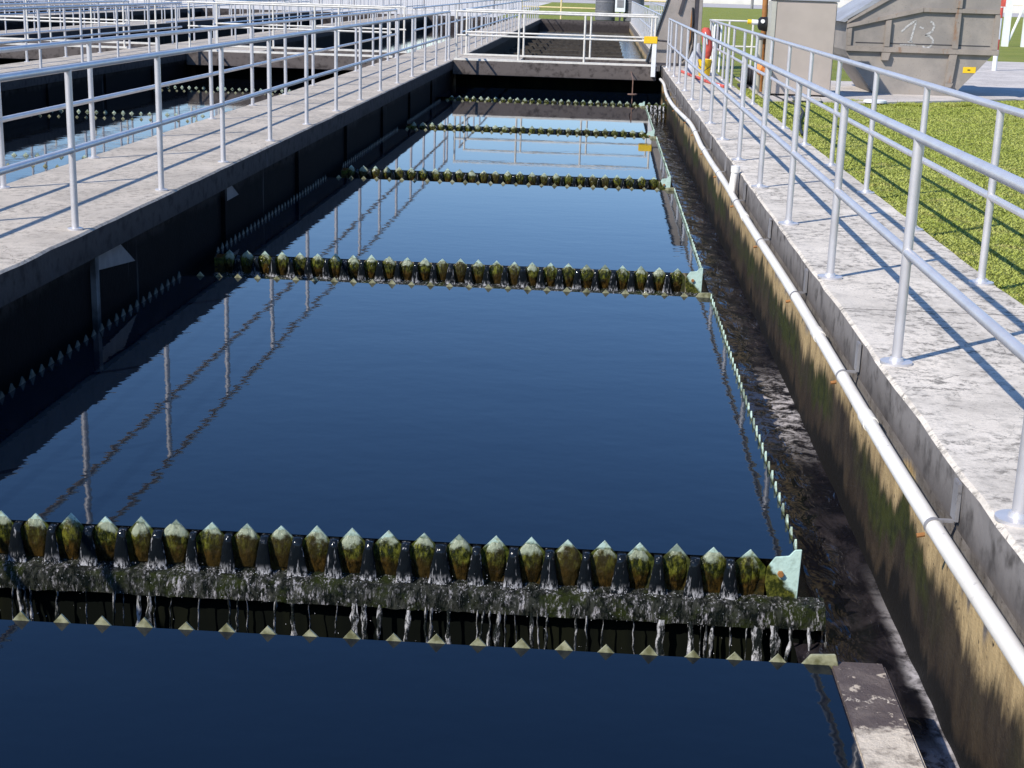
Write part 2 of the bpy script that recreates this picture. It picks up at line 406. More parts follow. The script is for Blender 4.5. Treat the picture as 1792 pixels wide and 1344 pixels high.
# ------------------------------------------------------------------ walkways and tank walls
def walkway(x0, x1, y0, y1, mat, zt=0., th=.2):
    # slightly uneven top and chipped edges
    b = B(); ys = [y0 + (y1 - y0) * i / 160 for i in range(161)]
    jag = lambda y, k: .012 * mnoise.noise((y * 2.1, k, 0)) + .008 * mnoise.noise((y * 9, k, 3))
    rows = []
    for y in ys:
        l, r = x0 + jag(y, 1.3), x1 - jag(y, 5.1)
        rows.append([(x0, y, -th), (l, y, zt - .014), (l + .016, y, zt), ((l + r) / 2, y, zt + .002), (r - .016, y, zt), (r, y, zt - .014), (x1, y, -th)])
    b.grid(rows); b.sm = False
    b.f.append(tuple(range(7))); n = len(b.v) - 7; b.f.append(tuple(range(n, n + 7)))
    o = b.make('walkway', mat)
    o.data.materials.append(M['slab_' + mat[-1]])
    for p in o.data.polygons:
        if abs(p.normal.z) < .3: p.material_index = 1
    return tag(o, kind='structure')
for sec, (ya, yb) in enumerate(((-3, 36.2), (36.2, YE + .6))):
    walkway(XR, 2.44, ya, yb, 'walk_r')
    for i in range(6):
        walkway(WL - PER * i, XL - PER * i, ya, yb, 'walk_l')
o = B().box(XR + .003, 2.42, -3, YE + .5, -2.2, -.2).make('tank_wall', 'rightwall')
tag(o, 'tall stained tank wall with tan and green algae bands behind the white pipe', 'wall')
wl = ['dark shaded tank wall beneath the left walkway of the main tank',
      'dark tank wall beneath the second walkway from the main tank', 'dark tank wall beneath the third walkway from the main tank',
      'dark tank wall beneath the fourth walkway to the left', 'dark tank wall beneath the fifth walkway to the left', 'dark tank wall beneath the outermost left walkway']
for i in range(6):
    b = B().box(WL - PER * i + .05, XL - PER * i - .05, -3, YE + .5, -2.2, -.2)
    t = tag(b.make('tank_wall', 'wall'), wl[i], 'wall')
    if i < 2:
        for y in ((7.4, 9.6, 13.1, 16.4, 19.6, 22.9, 26.2, 29.6) if i == 0 else (13, 16, 19, 22, 25, 28, 31)):
            B().box(XL - PER * i - .052, XL - PER * i - .012, y - .035, y + .035, -1.0, -.201).make('pilaster', 'palestain' if i == 0 and y == 9.6 else 'wall', t)
tag(B().box(TB, 2.4, YE, YE + .6, -2.2, -.005).make('tank_wall', 'endwall'), 'dark end wall closing the far row of tanks', 'wall')

# pale patches painting spots of sunlight onto the shaded wall
for pl, lab in (([(9.66, -.222), (10.2, -.222), (10.52, -.40), (9.66, -.315)], 'larger pale triangular patch of painted sunlight on the left tank wall'),
                ([(13.2, -.21), (13.42, -.21), (13.7, -.34), (13.2, -.34)], 'smaller pale triangular patch of painted sunlight farther along the left tank wall')):
    tag(B().prism(pl, 'x', XL - .052, XL - .044).make('sun_patch', 'sunlit'), lab, 'patch', 'sun patches painted on the left wall')

# ------------------------------------------------------------------ water
def water(name, x0, x1, y0, y1, z, mat):
    b = B(); b.quad((x0, y0, z), (x1, y0, z), (x1, y1, z), (x0, y1, z))
    return tag(b.make(name, mat, fix=False), kind='structure')
edges = [-3.0] + TROUGHS + [34.4]
for k in range(6):
    y0 = edges[k] + (.004 if k else 0); y1 = edges[k + 1] - (TW + .004 if k < 5 else 0)
    water('pool_water', XA if k < 5 else XL - .02, XB - .005 if 0 < k < 5 else (.885 if k == 0 else XR), y0, y1, ZW, 'water')
b = B(); rows = []
for y in np.linspace(-3, 30.55, 420):
    rows.append([(x, y, -.945 + .012 * mnoise.noise((x * 9, y * 6, 0)) + .012 * mnoise.noise((x * 3, y * 2.4, 4))) for x in np.linspace(.9, XR + .015, 14)])
b.grid(rows); tag(b.make('channel_water', 'channel', fix=False), kind='structure')
water('gutter_water', XL - .06, XA, -3, 30.5, -.80, 'leftwater')
for i in range(1, 6):
    water('pool_water', XL - PER * i - .02, WL + .03 - PER * (i - 1), -3, 34.4, ZW, 'leftwater')
for i in range(6):
    water('pool_water', XL - PER * i - .02, (XR if i == 0 else WL - PER * (i - 1)) + .03, 36.3, YE, ZW, 'farwater' if i == 0 else 'leftwater')

# ------------------------------------------------------------------ weir troughs
def teeth(x0, x1, pitch, ztip, depth, zb, phase=0.):
    """outline (u, z) of a plate with 90 degree notches between x0 and x1"""
    out = [(x0, zb)]; n = int((x1 - x0) / pitch); off = ((x1 - x0) - n * pitch)
    u = x0; out.append((x0, ztip - depth * .5)) if off < .01 else out.append((x0, ztip - depth))
    u = x0 + off
    for i in range(n):
        c = u + (i + .5) * pitch; j = random.uniform(-.004, .004); k = random.uniform(-.008, .004)
        out += [(c - pitch / 2 + .006, ztip - depth), (c + j, ztip + k), (c + pitch / 2 - .006, ztip - depth)]
    out.append((x1, zb)); return out
PITCH = .150
def far_plate(root, x1=XB - .13, n_end=True):
    b = B(); o = teeth(XA, x1, PITCH, TIP, .077, -1.02)
    b.prism(o, 'y', -.004, .004); return b.make('weir_plate', 'tooth', root), o
def make_trough():
    root = thing('weir_trough', 'x', 'weir')
    pl, o = far_plate(root)
    notch = [(o[i][0] + o[i + 1][0]) / 2 for i in range(3, len(o) - 2) if abs(o[i][1] - o[i + 1][1]) < 1e-6]
    # end plate with its bolt
    e = B().prism([(XB - .132, -.635), (XB - .10, -.585), (XB - .045, -.578), (XB - .022, -.55), (XB + .006, -.548), (XB + .002, -.775), (XB - .118, -.775), (XB - .135, -.70)], 'y', -.014, -.005).make('end_plate', 'endmint', root, bevel=.002)
    B().tube([(XB - .075, -.014, -.655), (XB - .075, -.030, -.655)], .013, 6).make('bolt', 'rust', e)
    # near plate, seen from its water side
    q = B().prism(teeth(XA, XB - .12, PITCH, TIP - .012, .077, -1.02), 'y', -TW - .004, -TW + .004).make('weir_plate', 'neartooth', root)
    e2 = B().prism([(XB - .118, -.61), (XB - .085, -.567), (XB + .0, -.562), (XB + .012, -.60), (XB + .012, -.68), (XB - .118, -.68)], 'y', -TW - .007, -TW + .009).make('end_plate', 'neartooth', root, bevel=.002)
    # the stepped ledge the spouts land on
    prof = [(-.005, -.757), (-.035, -.763), (-.065, -.767), (-.088, -.773), (-.102, -.787), (-.109, -.81), (-.113, -.835), (-.113, -.858), (-.10, -.866), (-.05, -.868)]; pp = []
    for a, c in zip(prof, prof[1:]):
        for t in (0, .25, .5, .75): pp.append((a[0] + (c[0] - a[0]) * t, a[1] + (c[1] - a[1]) * t))
    pp.append(prof[-1]); rows = []
    for x in np.linspace(XA, XB + .11, 560):
        row = []
        for k, (y, z) in enumerate(pp):
            nz = .007 * mnoise.noise((x * 17, y * 14, z * 20)) + .005 * mnoise.noise((x * 48, y * 34, z * 26))
            n2 = .012 * mnoise.noise((x * 5, 3, z * 3))
            e = min(1, max(0, (-.08 - y) / .03))
            row.append((x, y - e * abs(nz) * 1.1 + e * n2 * .6, z + nz * (1 - .4 * e)))
        rows.append(row)
    b = B().grid(rows); lg = b.make('ledge', 'ledge', root, fix=False)
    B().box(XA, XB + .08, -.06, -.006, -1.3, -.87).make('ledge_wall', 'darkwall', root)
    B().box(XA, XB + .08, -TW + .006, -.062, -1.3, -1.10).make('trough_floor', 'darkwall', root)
    # spouts through the notches
    path = [(.05, ZW - .004), (.03, ZW - .006), (.012, ZW - .009)] + [(-.002 - .034 * math.sin(a), ZW - .046 + .036 * math.cos(a)) for a in np.linspace(.1, 1.4, 9)] + [(-.038 - .008 * u, ZW - .055 - .112 * u) for u in np.linspace(.08, 1, 9)]
    sp = []
    for v in range(4):
        rows = []; w0 = random.uniform(.82, 1.12)
        for k, (y, z) in enumerate(path):
            u = max(0, (ZW - .03 - z) / .13); hw = (.030 if k < 2 else .022 + .021 * min(1, u) ** .8) * w0
            th = .014 * min(1, k / 4) * (1 - .45 * min(1, u))
            cx = .004 * mnoise.noise((v * 7.1, u * 3, 1))
            rows.append([(cx + hw * math.sin(a), y - th * math.cos(a) + .0022 * mnoise.noise((a * 1.2 + v * 9, u * 4, 1)) * min(1, u * 3), z + th * .5 * math.cos(a) * max(0, 1 - u * 2)) for a in np.linspace(-1.5, 1.5, 13)])
        sp.append(B().grid(rows).make('spout', 'tongue', root, fix=False))
    for k, x in enumerate(notch):
        c = sp[k] if k < 4 else random.choice(sp[:4]).copy()
        if k >= 4: COL.objects.link(c); c.parent = root
        c.location = (x + random.uniform(-.004, .004), 0, 0); c.scale = (random.uniform(.85, 1.15), 1, 1)
    # algae grown over each tooth
    tips = [(o[i][0], o[i][1]) for i in range(len(o)) if o[i][1] > TIP - .03 and i > 2]
    al = []
    for v in range(5):
        rows = []; wv = random.uniform(.85, 1.08); bt = random.uniform(-.012, .006)
        for t in np.linspace(0, 1, 18):
            hw = float(np.interp(t, (0, .15, .35, .6, .85, 1), (.020, .043, .055, .052, .042, .034))) * wv
            rows.append([(hw * u + .005 * mnoise.noise((v * 5, t * 5, u)), -.005 - .020 * math.sqrt(max(0, 1 - u * u)) * (.25 + .75 * math.sin(math.pi * min(1, t * .8 + .1))) - .004 * mnoise.noise((v * 9 + u * 3, t * 7, 2)), -.583 - t * (.172 + bt)) for u in np.linspace(-1, 1, 13)])
        al.append(B().grid(rows).make('algae_growth', 'algae', root, fix=False))
    for k, (x, _) in enumerate(tips):
        if k < 5: c = al[k]
        else: c = random.choice(al).copy(); COL.objects.link(c); c.parent = root
        c.location = (x + random.uniform(-.004, .004), random.uniform(0, .004), random.uniform(-.008, .006)); c.scale = (random.choice((-1, 1)) * random.uniform(.88, 1.1), random.uniform(.8, 1.1), 1)
    # droplets jumping off the ledge, coloured white to paint in its sparkle
    dr = B()
    for _ in range(900):
        x = random.choice(notch) + random.gauss(0, .03) if random.random() < .75 else random.uniform(XA, XB + .1)
        if random.random() < .7: y, z = random.uniform(-.085, -.035), -.762 + random.expovariate(120)
        elif random.random() < .8: y, z = -.118 - random.random() * .008, random.uniform(-.865, -.775)
        else: y, z = -.125 - random.random() * .02, random.uniform(-1.02, -.86)
        r0 = random.uniform(.0006, .0017); n = len(dr.v)
        dr.v += [(x + r0, y, z), (x - r0, y, z), (x, y + r0, z), (x, y - r0, z), (x, y, z + r0 * 1.5), (x, y, z - r0 * 1.5)]
        dr.f += [(n + a, n + b_, n + c_) for a, b_ in ((0, 2), (2, 1), (1, 3), (3, 0)) for c_ in (4,)] + [(n + b_, n + a, n + 5) for a, b_ in ((0, 2), (2, 1), (1, 3), (3, 0))]
    dr.make('spray', 'spray', root, fix=False)['kind'] = 'stuff'
    # ragged streams off the ledge
    st = B(); x = XA + .05
    while x < XB + .08:
        w = random.choice((.003, .004, .006, .008, .013, .022)); rows = []; dr = random.uniform(-.02, .02)
        for s in np.linspace(0, 1, 9):
            cx = x + dr * s + .008 * mnoise.noise((x * 20, s * 6, 2)); hw = w * (.45 + 1.5 * abs(mnoise.noise((x * 9, s * 7, 7)))) * (1 - .2 * s)
            rows.append([(cx + hw * k, -.112 - .02 * s - .006 * (1 - k * k), -.845 - .25 * s) for k in (-1, -.5, 0, .5, 1)])
        st.grid(rows); x += random.choice((.025, .04, .07, .12))
    # the spill at the channel end
    rows = [[(XB + .105 + .02 * s + .01 * mnoise.noise((y * 30, s * 6, 1)), y, -.775 - .18 * s) for y in np.linspace(-.11, -.02, 10)] for s in np.linspace(0, 1, 9)]
    st.grid(rows); st.make('falling_water', 'stream', root, fix=False)['kind'] = 'stuff'
    return root
ordn = ['nearest', 'second nearest', 'middle', 'second farthest', 'farthest']
T = make_trough()
for k, y in enumerate(TROUGHS):
    o = T if k == 0 else copytree(T)
    o.location = (0, y, 0)
    tag(o, ordn[k] + ' weir trough across the main tank, mint teeth over mossy ledge', 'weir', 'weir troughs across the main tank')
for k, lab in ((1, 'nearest'), (2, 'second nearest'), (3, 'second farthest'), (4, 'farthest')):
    o = copytree(T); o.location = (-PER, TROUGHS[k], 0)
    tag(o, lab + ' weir trough across the next tank beyond the left walkway', 'weir', 'weir troughs across the left tank')
lt = B().prism([(-.16, -.50), (-.13, -.50), (-.13, -.66), (.13, -.66), (.13, -.50), (.16, -.50), (.16, -.70), (-.16, -.70)], 'x', XL + .06, .70).make('launder_trough', 'launder')
fo = ['first', 'second', 'third', 'fourth', 'fifth', 'sixth', 'seventh', 'eighth', 'ninth']
for k in range(9):
    o = lt if k == 0 else lt.copy()
    if k: COL.objects.link(o)
    o.location = (0, 40.5 + k * 3.1, 0)
    tag(o, fo[k] + ' dark narrow launder trough behind the main cross bridge', 'trough', 'launder troughs behind the bridge')
# plate closing the head of the side channel, with its spill
root = thing('channel_head_weir', 'short notched weir spilling into the far end of the right channel', 'weir', (0, 30.5, 0))
B().prism(teeth(XB + .01, XR + .01, PITCH, TIP, .077, -1.1), 'y', -.004, .004).make('weir_plate', 'tooth', root)
st = B()
for x in (.96, 1.05, 1.13, 1.22, 1.30):
    w = random.uniform(.015, .035)
    st.grid([[(x + w * k + .01 * mnoise.noise((x * 20, s * 5, 0)), -.02 - .12 * s ** .6 - .01 * (1 - k * k), -.62 - .33 * s) for k in (-1, -.5, 0, .5, 1)] for s in np.linspace(0, 1, 9)])
st.make('falling_water', 'stream', root, fix=False)['kind'] = 'stuff'

# notched plates along the sides
def side(x, y0, y1, lab, grp, mat='tooth'):
    o = teeth(y0, y1, PITCH, TIP, .077, -1.0)
    b = B().prism(o, 'x', x - .004, x + .004)
    return tag(b.make('side_weir_plate', mat), lab, 'weir plate', grp)
nm = ['nearest and second', 'second and third', 'third and fourth', 'fourth and fifth']
for k in range(4):
    side(XB, TROUGHS[k] + .012, TROUGHS[k + 1] - TW - .02, 'notched mint plate along the right channel between %s troughs' % nm[k], 'right side weir plates')
    side(XA, TROUGHS[k] + .012, TROUGHS[k + 1] - TW - .02, 'shade-coloured notched plate along the shaded left wall between %s troughs' % nm[k], 'left side weir plates', 'shadetooth')  # left plates darkened in colour for the shade they stand in
side(XA, 1.0, TROUGHS[0] - TW - .02, 'notched plate along the left wall before the nearest trough', 'left side weir plates', 'shadetooth')
tag(B().box(.885, 1.085, -3, 4.775, -1.5, -.6).make('channel_wall', 'block', bevel=.012), 'chipped concrete channel wall end in the right foreground corner', 'wall')
# the low wet wall under the side plates, its top awash
b = B(); rows = []
for y in np.linspace(5.72, 30.5, 330):
    j = .012 * mnoise.noise((y * 5, 0, 0)); rows.append([(XB + .005, y, -.80), (XB + .03, y, -.815), (XB + .075, y, -.83 + j), (XB + .105 + j, y, -.85), (XB + .12 + j, y, -.90), (XB + .125, y, -1.1)])
b.grid(rows); tag(b.make('channel_wall', 'wetwall', fix=False), 'low wet inner wall between the pools and the right channel', 'wall')

# ------------------------------------------------------------------ handrails
PR = .0235
def handrail(name, label, x, ys, y0, y1, group, plate=0.075, detail=True, top=1.05, mid=.525, mat='rail', axis='y', turn=None):
    ys = list(ys)
    if y1 - ys[-1] > .5 and detail: ys.append(y1 - .03)
    root = thing('handrail', label, 'handrail', (x, y0, 0) if axis == 'y' else (y0, x, 0), group)
    P = (lambda t, z: (0, t - y0, z)) if axis == 'y' else (lambda t, z: (t - y0, 0, z))
    B().tube([P(y0, top), P((y0 + y1) / 2, top), P(y1, top)], PR, 14 if detail else 6).make('top_rail', mat, root)
    B().tube([P(y0, mid), P(y1, mid)], PR * .95, 14 if detail else 6).make('mid_rail', mat, root)
    me = B().tube([(0, 0, 0), (0, 0, top - .005)], PR, 12 if detail else 6).make('post', mat, root)
    pm = None
    if detail:
        pm = B().tube([(0, 0, .0), (0, 0, .012), (0, 0, .014), (0, 0, .03)], [plate, plate, plate * .45, plate * .4], 18).make('base_plate', mat, me)
    for k, y in enumerate(ys):
        p = P(y, 0)
        if k == 0: me.location = p
        else:
            c = me.copy(); COL.objects.link(c); c.parent = root; c.location = p
            if pm:
                d = pm.copy(); COL.objects.link(d); d.parent = c
    return root
A = lambda a, s, e: [a + s * i for i in range(int((e - a) / s) + 1)]
handrail('h', 'grey pipe handrail on the channel side of the right walkway', 1.437, A(2.54, 2.1, 33.2), 0, 33.3, 'handrails along the right walkway')
handrail('h', 'grey pipe handrail on the lawn side of the right walkway', 2.345, A(2.77, 2.03, 33.4), 1, 33.55, 'handrails along the right walkway')
handrail('h', 'grey pipe handrail on the main tank side of left walkway', -3.435, A(3.6, 1.95, 33.4), 1, 33.5, 'handrails along the left walkway', .05)
handrail('h', 'grey pipe handrail on the far side of left walkway', -4.63, A(4.9, 2.1, 33.4), 3, 33.5, 'handrails along the left walkway', .05)
w = ['second', 'third', 'fourth', 'fifth', 'sixth']
for i in range(1, 5):
    handrail('h', 'pale handrail on the near side of the %s walkway, left of main tank' % w[i - 1], -3.435 - PER * i, A(8.5, 2.05, 33.4), 8, 33.5, 'handrails along the farther left walkways', .05, i < 3)
    handrail('h', 'pale handrail on the far side of the %s walkway, left of main tank' % w[i - 1], -4.63 - PER * i, A(8.9, 2.05, 33.4), 8, 33.5, 'handrails along the farther left walkways', .05, i < 3)
handrail('h', 'handrail beyond the bridge on the tank side of right walkway', 1.437, A(37.5, 2.0, YE), 37, YE, 'handrails beyond the cross bridges', detail=False)
handrail('h', 'handrail beyond the bridge on the lawn side of right walkway', 2.345, A(38.5, 2.0, YE), 38, YE, 'handrails beyond the cross bridges', detail=False)
wd = ['first', 'second', 'third', 'fourth', 'fifth']
for i in range(5):
    handrail('h', 'distant handrail on near side of the %s walkway behind the bridges' % wd[i], -3.435 - PER * i, A(36.5, 2.0, YE), 36.3, YE, 'handrails beyond the cross bridges', detail=False)
    handrail('h', 'distant handrail on far side of the %s walkway behind the bridges' % wd[i], -4.63 - PER * i, A(36.9, 2.0, YE), 36.3, YE, 'handrails beyond the cross bridges', detail=False)

# ------------------------------------------------------------------ cross bridges
def bridge(i, lab):
    x0, x1 = XL - PER * i, (1.22 if i == 0 else WL - PER * (i - 1))
    root = thing('cross_bridge', lab, 'footbridge', (0, YB, 0), 'cross bridges over the tanks')
    B().box(x0, x1, 0, .22, -.31, 0).make('beam', 'beam', root, bevel=.01)
    B().box(x0, x1, .04, .16, .002, .045).make('kerb', 'whiterail', root)
    B().box(x0, x1, 2.45, 2.67, -.31, 0).make('beam', 'beam', root, bevel=.01)
    B().box(x0, x1, 2.50, 2.60, .002, .045).make('kerb', 'whiterail', root)
    B().box(x0, x0 + 1.45, .222, 2.448, -.12, -.004).make('deck', 'walk_l', root)
    B().box(x0 + 1.45, x1, .222, 2.448, -.14, -.06).make('grating', 'grating', root)
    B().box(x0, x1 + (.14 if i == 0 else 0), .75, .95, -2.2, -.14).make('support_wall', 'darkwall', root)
    return root
bl = ['footbridge with white kerbs crossing the main tank', 'footbridge crossing the next tank left of the main tank', 'footbridge crossing the third tank to the left', 'footbridge crossing the fourth tank to the left', 'footbridge crossing the fifth tank to the left']
bn = ['main', 'second', 'third', 'fourth', 'fifth']
for i in range(5):
    bridge(i, bl[i]); o = -PER * i
    xa, xb = XL + o + .03, (1.19 if i == 0 else 1.33 + o)
    handrail('h', 'cream rail on the near edge of bridge over the %s tank' % bn[i], YB + .10, [xa + .03, -1.88 + o, -.41 + o, xb - .04], xa, xb, 'handrails of the cross bridges', .04, i == 0, 1.07, .55, 'whiterail', 'x')
    handrail('h', 'cream rail on the far edge of bridge over the %s tank' % bn[i], YB + 2.55, [xa + .03, -1.9 + o, -.3 + o, xb - .04], xa, xb, 'handrails of the cross bridges', .04, i == 0, 1.07, .55, 'whiterail', 'x')
root = thing('gate_post', 'thick white post with yellow sleeve at right end of main bridge', 'post', (1.145, YB - .05, 0))
B().box(-.05, .05, -.05, .05, -.22, .57).make('post', 'white', root, bevel=.008)
B().box(-.24, .06, -.06, .06, .50, .66).make('sleeve', 'yellow', root, bevel=.012)
B().tube([(.06, 0, .58), (.34, .0, .56)], .022, 10).make('latch_bar', 'darksteel', root)
root = thing('level_gauge', 'thin rusty rod with round disc hanging before the dark end wall', 'gauge', (.66, 31.2, 0))
B().tube([(0, 2.35, -.13), (0, 2.2, -.13), (0, 0, -.16), (0, 0, -.62)], .011, 8).make('rod', 'gauge', root)
B().tube([(0, 0, -.47), (0, 0, -.45)], .10, 20).make('disc', 'gauge', root)

# ------------------------------------------------------------------ white pipe on the right wall
root = thing('pvc_pipe', 'long white plastic pipe running along the right tank wall', 'pipe', (0, 0, 0))
pts = []
for y in np.linspace(0, 33.4, 120):
    x = 1.285 + .02 * mnoise.noise((y * .25, 1, 0)); z = -.195 + .035 * mnoise.noise((y * .22, 5, 0))
    if y > 18: x += .05 * math.sin((y - 18) * .55) * min(1, (y - 18) / 4) - .01; z -= .004 * (y - 18)
    pts.append((x, y, z))
B().tube(pts, .031, 16).make('pipe', 'pvc', root)
def at_y(y):
    return min(pts, key=lambda p: abs(p[1] - y))
for y in (6.55, 8.1, 12.6):
    p = at_y(y); q = [(p[0], p[1] + d, p[2]) for d in (-.07, .07)]
    B().tube(q, .036, 16).make('coupling', 'pvc', root)
for y in (3.0, 5.08, 7.22, 9.2, 11.3, 13.4, 15.6, 17.8, 20, 22.2, 24.6, 27, 29.4):
    p = at_y(y)
    br = B().box(1.340, 1.356, y - .038, y + .038, -.165, -.018).make('bracket', 'bracket', root, bevel=.003)
    c = B().tube([(p[0], y - .012, p[2]), (p[0], y + .012, p[2])], .035, 16); c.box(p[0], 1.345, y - .010, y + .010, p[2] + .022, p[2] + .032)
    c.make('clamp', 'bracket', root)
    B().tube([(p[0] - .03, y, p[2] - .03), (p[0] - .058, y, p[2] - .036)], .009, 8).make('bolt', 'rust', root)
p = at_y(14.1)
B().tube([p, (p[0] + .015, 14.1, p[2] + .08), (p[0] + .03, 14.1, .03)], .036, 14).make('riser', 'pvc', root)
B().tube([(p[0] + .03, 14.1, .0), (p[0] + .03, 14.1, .06)], .043, 14).make('riser_cap', 'pvc', root)

# ------------------------------------------------------------------ steel container
YD = 27.3
root = thing('waste_container', 'weathered grey steel waste container with chalked writing on its ribbed side', 'container', (0, YD, 0))
side_o = [(4.93, -.03), (6.33, -.03), (6.97, .72), (7.03, .74), (7.0, 1.93), (5.45, 1.93), (4.34, 1.20), (4.36, .72), (4.42, .60)]
DP = 2.0
B().prism(side_o, 'y', 0, DP).make('body', 'dump', root)
B().prism([(4.20, 1.22), (4.30, 1.205), (5.43, 1.955), (5.43, 2.0), (5.35, 2.0)], 'y', -.05, DP + .05).make('lid', 'lid', root)
B().prism([(5.44, 1.94), (7.06, 1.94), (7.06, 2.0), (5.44, 2.0)], 'y', -.05, DP + .05).make('lid', 'lid', root)
def rib(pl, d=.06): B().prism(pl, 'y', -d, -.001).make('rib', 'dumprib', root, bevel=.006)
rib([(4.36, .705), (7.06, .705), (7.06, .80), (4.36, .80)], .07)
rib([(4.34, 1.10), (5.66, 1.42), (5.66, 1.50), (4.34, 1.175)]); rib([(5.665, 1.42), (7.0, 1.42), (7.0, 1.50), (5.665, 1.50)])
rib([(5.02, .802), (5.12, .802), (5.12, 1.27), (5.02, 1.25)], .075); rib([(6.23, .802), (6.33, .802), (6.33, 1.418), (6.23, 1.418)], .075)
rib([(6.23, 1.502), (6.33, 1.502), (6.33, 1.90), (6.23, 1.90)], .075); rib([(6.93, .802), (7.03, .802), (7.02, 1.418), (6.93, 1.418)], .05)
rib([(6.19, .70), (6.33, .70), (6.29, .20), (6.17, .20)], .08); rib([(4.99, .70), (5.15, .70), (5.12, .56), (5.0, .56)], .09)
rib([(4.36, .802), (4.44, .802), (4.44, 1.118), (4.36, 1.10)], .05); rib([(6.15, .20), (6.31, .20), (6.27, .12), (6.17, .12)], .10)
rib([(4.34, 1.178), (4.34, 1.26), (5.43, 1.935), (5.5, 1.935), (5.5, 1.88)], .05)
B().prism([(4.52, .855), (6.9, .86), (6.9, .872), (4.52, .867)], 'y', -.008, -.001).make('seam', 'darksteel', root)
B().prism([(6.47, .385), (6.695, .39), (6.695, .495), (6.47, .49)], 'y', -.006, -.001).make('sticker', 'yellow', root)
B().prism([(6.55, .43), (6.60, .43), (6.60, .45), (6.55, .45)], 'y', -.008, -.0062).make('sticker_mark', 'black', root)
ch = B()
def stroke(pl, w=.017):
    for a, c in zip(pl, pl[1:]):
        d = Vector((c[0] - a[0], c[1] - a[1])); d.normalize(); nn = Vector((-d.y, d.x)) * w
        ch.quad(*[(u, -.004, v) for u, v in ((a[0] - nn.x, a[1] - nn.y), (c[0] - nn.x, c[1] - nn.y), (c[0] + nn.x, c[1] + nn.y), (a[0] + nn.x, a[1] + nn.y))])
def px(zx, zy):  # strokes measured on the container side
    return (5.57 + (zx - 690) / 5.97 / 93.8, 1.26 - (zy - 222) / 5.97 / 93.8)
stroke([px(548, 330), px(600, 275), px(668, 222), px(684, 225), px(665, 320), px(645, 425)])
stroke([px(620, 425), px(670, 425)], .01); stroke([px(725, 275), px(765, 290)], .015)
stroke([px(545, 455), px(700, 452)], .012)
stroke([px(822, 222), px(848, 228), px(868, 265), px(850, 318), px(800, 348), px(785, 356), px(830, 362), px(866, 395), px(868, 435), px(840, 470), px(800, 478), px(770, 462)])
ch.make('chalk_writing', 'chalk', root, fix=False)
B().box(4.9, 6.4, .1, DP - .1, -.06, -.032).make('skid', 'darksteel', root)
# tan cabinet
root = thing('cabinet', 'plain tan metal cabinet standing left of the steel container', 'cabinet', (2.86, 25.8, -.03))
B().box(0, 1.06, 0, .62, .04, 1.58).make('body', 'tan', root, bevel=.012)
B().box(.05, 1.05, -.022, -.002, .03, 1.54).make('door', 'tan', root, bevel=.006)
B().box(-.03, .045, -.03, .60, .0, 1.56).make('frame', 'tanedge', root, bevel=.006)
B().box(-.02, 1.09, -.03, .66, 1.582, 1.62).make('roof', 'lid', root, bevel=.006)
B().box(.12, .2, .05, .55, 0, .04).make('foot', 'darksteel', root); B().box(.9, .98, .05, .55, 0, .04).make('foot', 'darksteel', root)
tag(B().tube([(2.83, 26.7, -.03), (2.80, 26.7, 1.8)], .05, 10).make('post', 'rust'), 'rust red post behind the tan cabinet', 'post')

# ------------------------------------------------------------------ steel chute by the bridge
root = thing('steel_chute', 'tall slanted weathered steel chute at the far end of right walkway', 'chute', (0, 34.2, 0))
B().prism([(1.03, .06), (2.03, .06), (2.03, 3.0), (1.9, 3.0)], 'y', 0, .62).make('panel', 'chute', root, bevel=.006)
B().prism([(1.0, .06), (1.03, .06), (1.9, 3.0), (1.87, 3.0)], 'y', -.03, .65).make('edge_strip', 'black', root)
B().box(2.035, 2.12, -.05, .66, .0, 3.0).make('column', 'darksteel', root, bevel=.006)
B().box(2.121, 2.20, -.05, .66, .0, 3.0).make('flange', 'chute', root, bevel=.006)
B().prism([(1.66, 1.16), (1.72, 1.15), (1.83, 1.6), (1.77, 1.6)], 'y', -.05, -.001).make('slot_bar', 'darksteel', root)
B().tube([(1.98, -.02, 1.3), (2.0, -.06, 1.0), (1.99, -.08, .6), (1.92, -.07, .25), (1.8, -.06, .12)], .022, 8).make('cable', 'black', root)
B().prism([(1.93, .5), (2.0, .5), (2.01, 1.22), (1.96, 1.25)], 'y', -.012, -.001).make('rust_plate', 'rust', root)
B().box(1.05, 2.2, .0, .6, -.0, .055).make('foot', 'darksteel', root)

# red bag, yellow bucket, grey cover by the far railing
root = thing('equipment_bag', 'faded red upright bag leaning on the lawn side handrail', 'bag', (2.12, 30.9, 0))
B().tube([(0.02, 0, .34), (.03, 0, .40), (.02, 0, .55), (.0, 0, .72), (-.03, 0, .86), (-.05, 0, .93), (-.05, 0, .95)], [.04, .075, .10, .105, .10, .075, .03], 16).make('body', 'red', root)
B().tube([(-.05, -.1, .86), (-.02, -.13, .75), (.0, -.11, .62)], .012, 8).make('strap', 'white', root)
B().tube([(.02, 0, .0), (.02, 0, .34)], .05, 12).make('leg', 'orange', root)
root = thing('bucket', 'yellow bucket on the walkway beneath the red bag', 'bucket', (2.08, 30.55, 0))
b = B().tube([(0, 0, 0), (0, 0, .02), (0, 0, .30), (0, 0, .33)], [.10, .115, .135, .145], 20, False); b.disc((0, 0, .003), .10, .01); b.make('body', 'yellow', root)
B().tube([(-.14, 0, .30), (-.12, -.08, .2), (0, -.16, .12), (.12, -.08, .2), (.14, 0, .30)], .008, 6).make('handle', 'darksteel', root)
b = B(); rows = []
for s in np.linspace(0, 1, 10):
    rr = .21 * (1 - s) + .03 * s
    rows.append([(1.90 + rr * 1.1 * math.cos(a) + .07 * s, 31.2 + rr * math.sin(a), .005 + .62 * s) if True else 0 for a in np.linspace(0, 2 * math.pi, 22)])
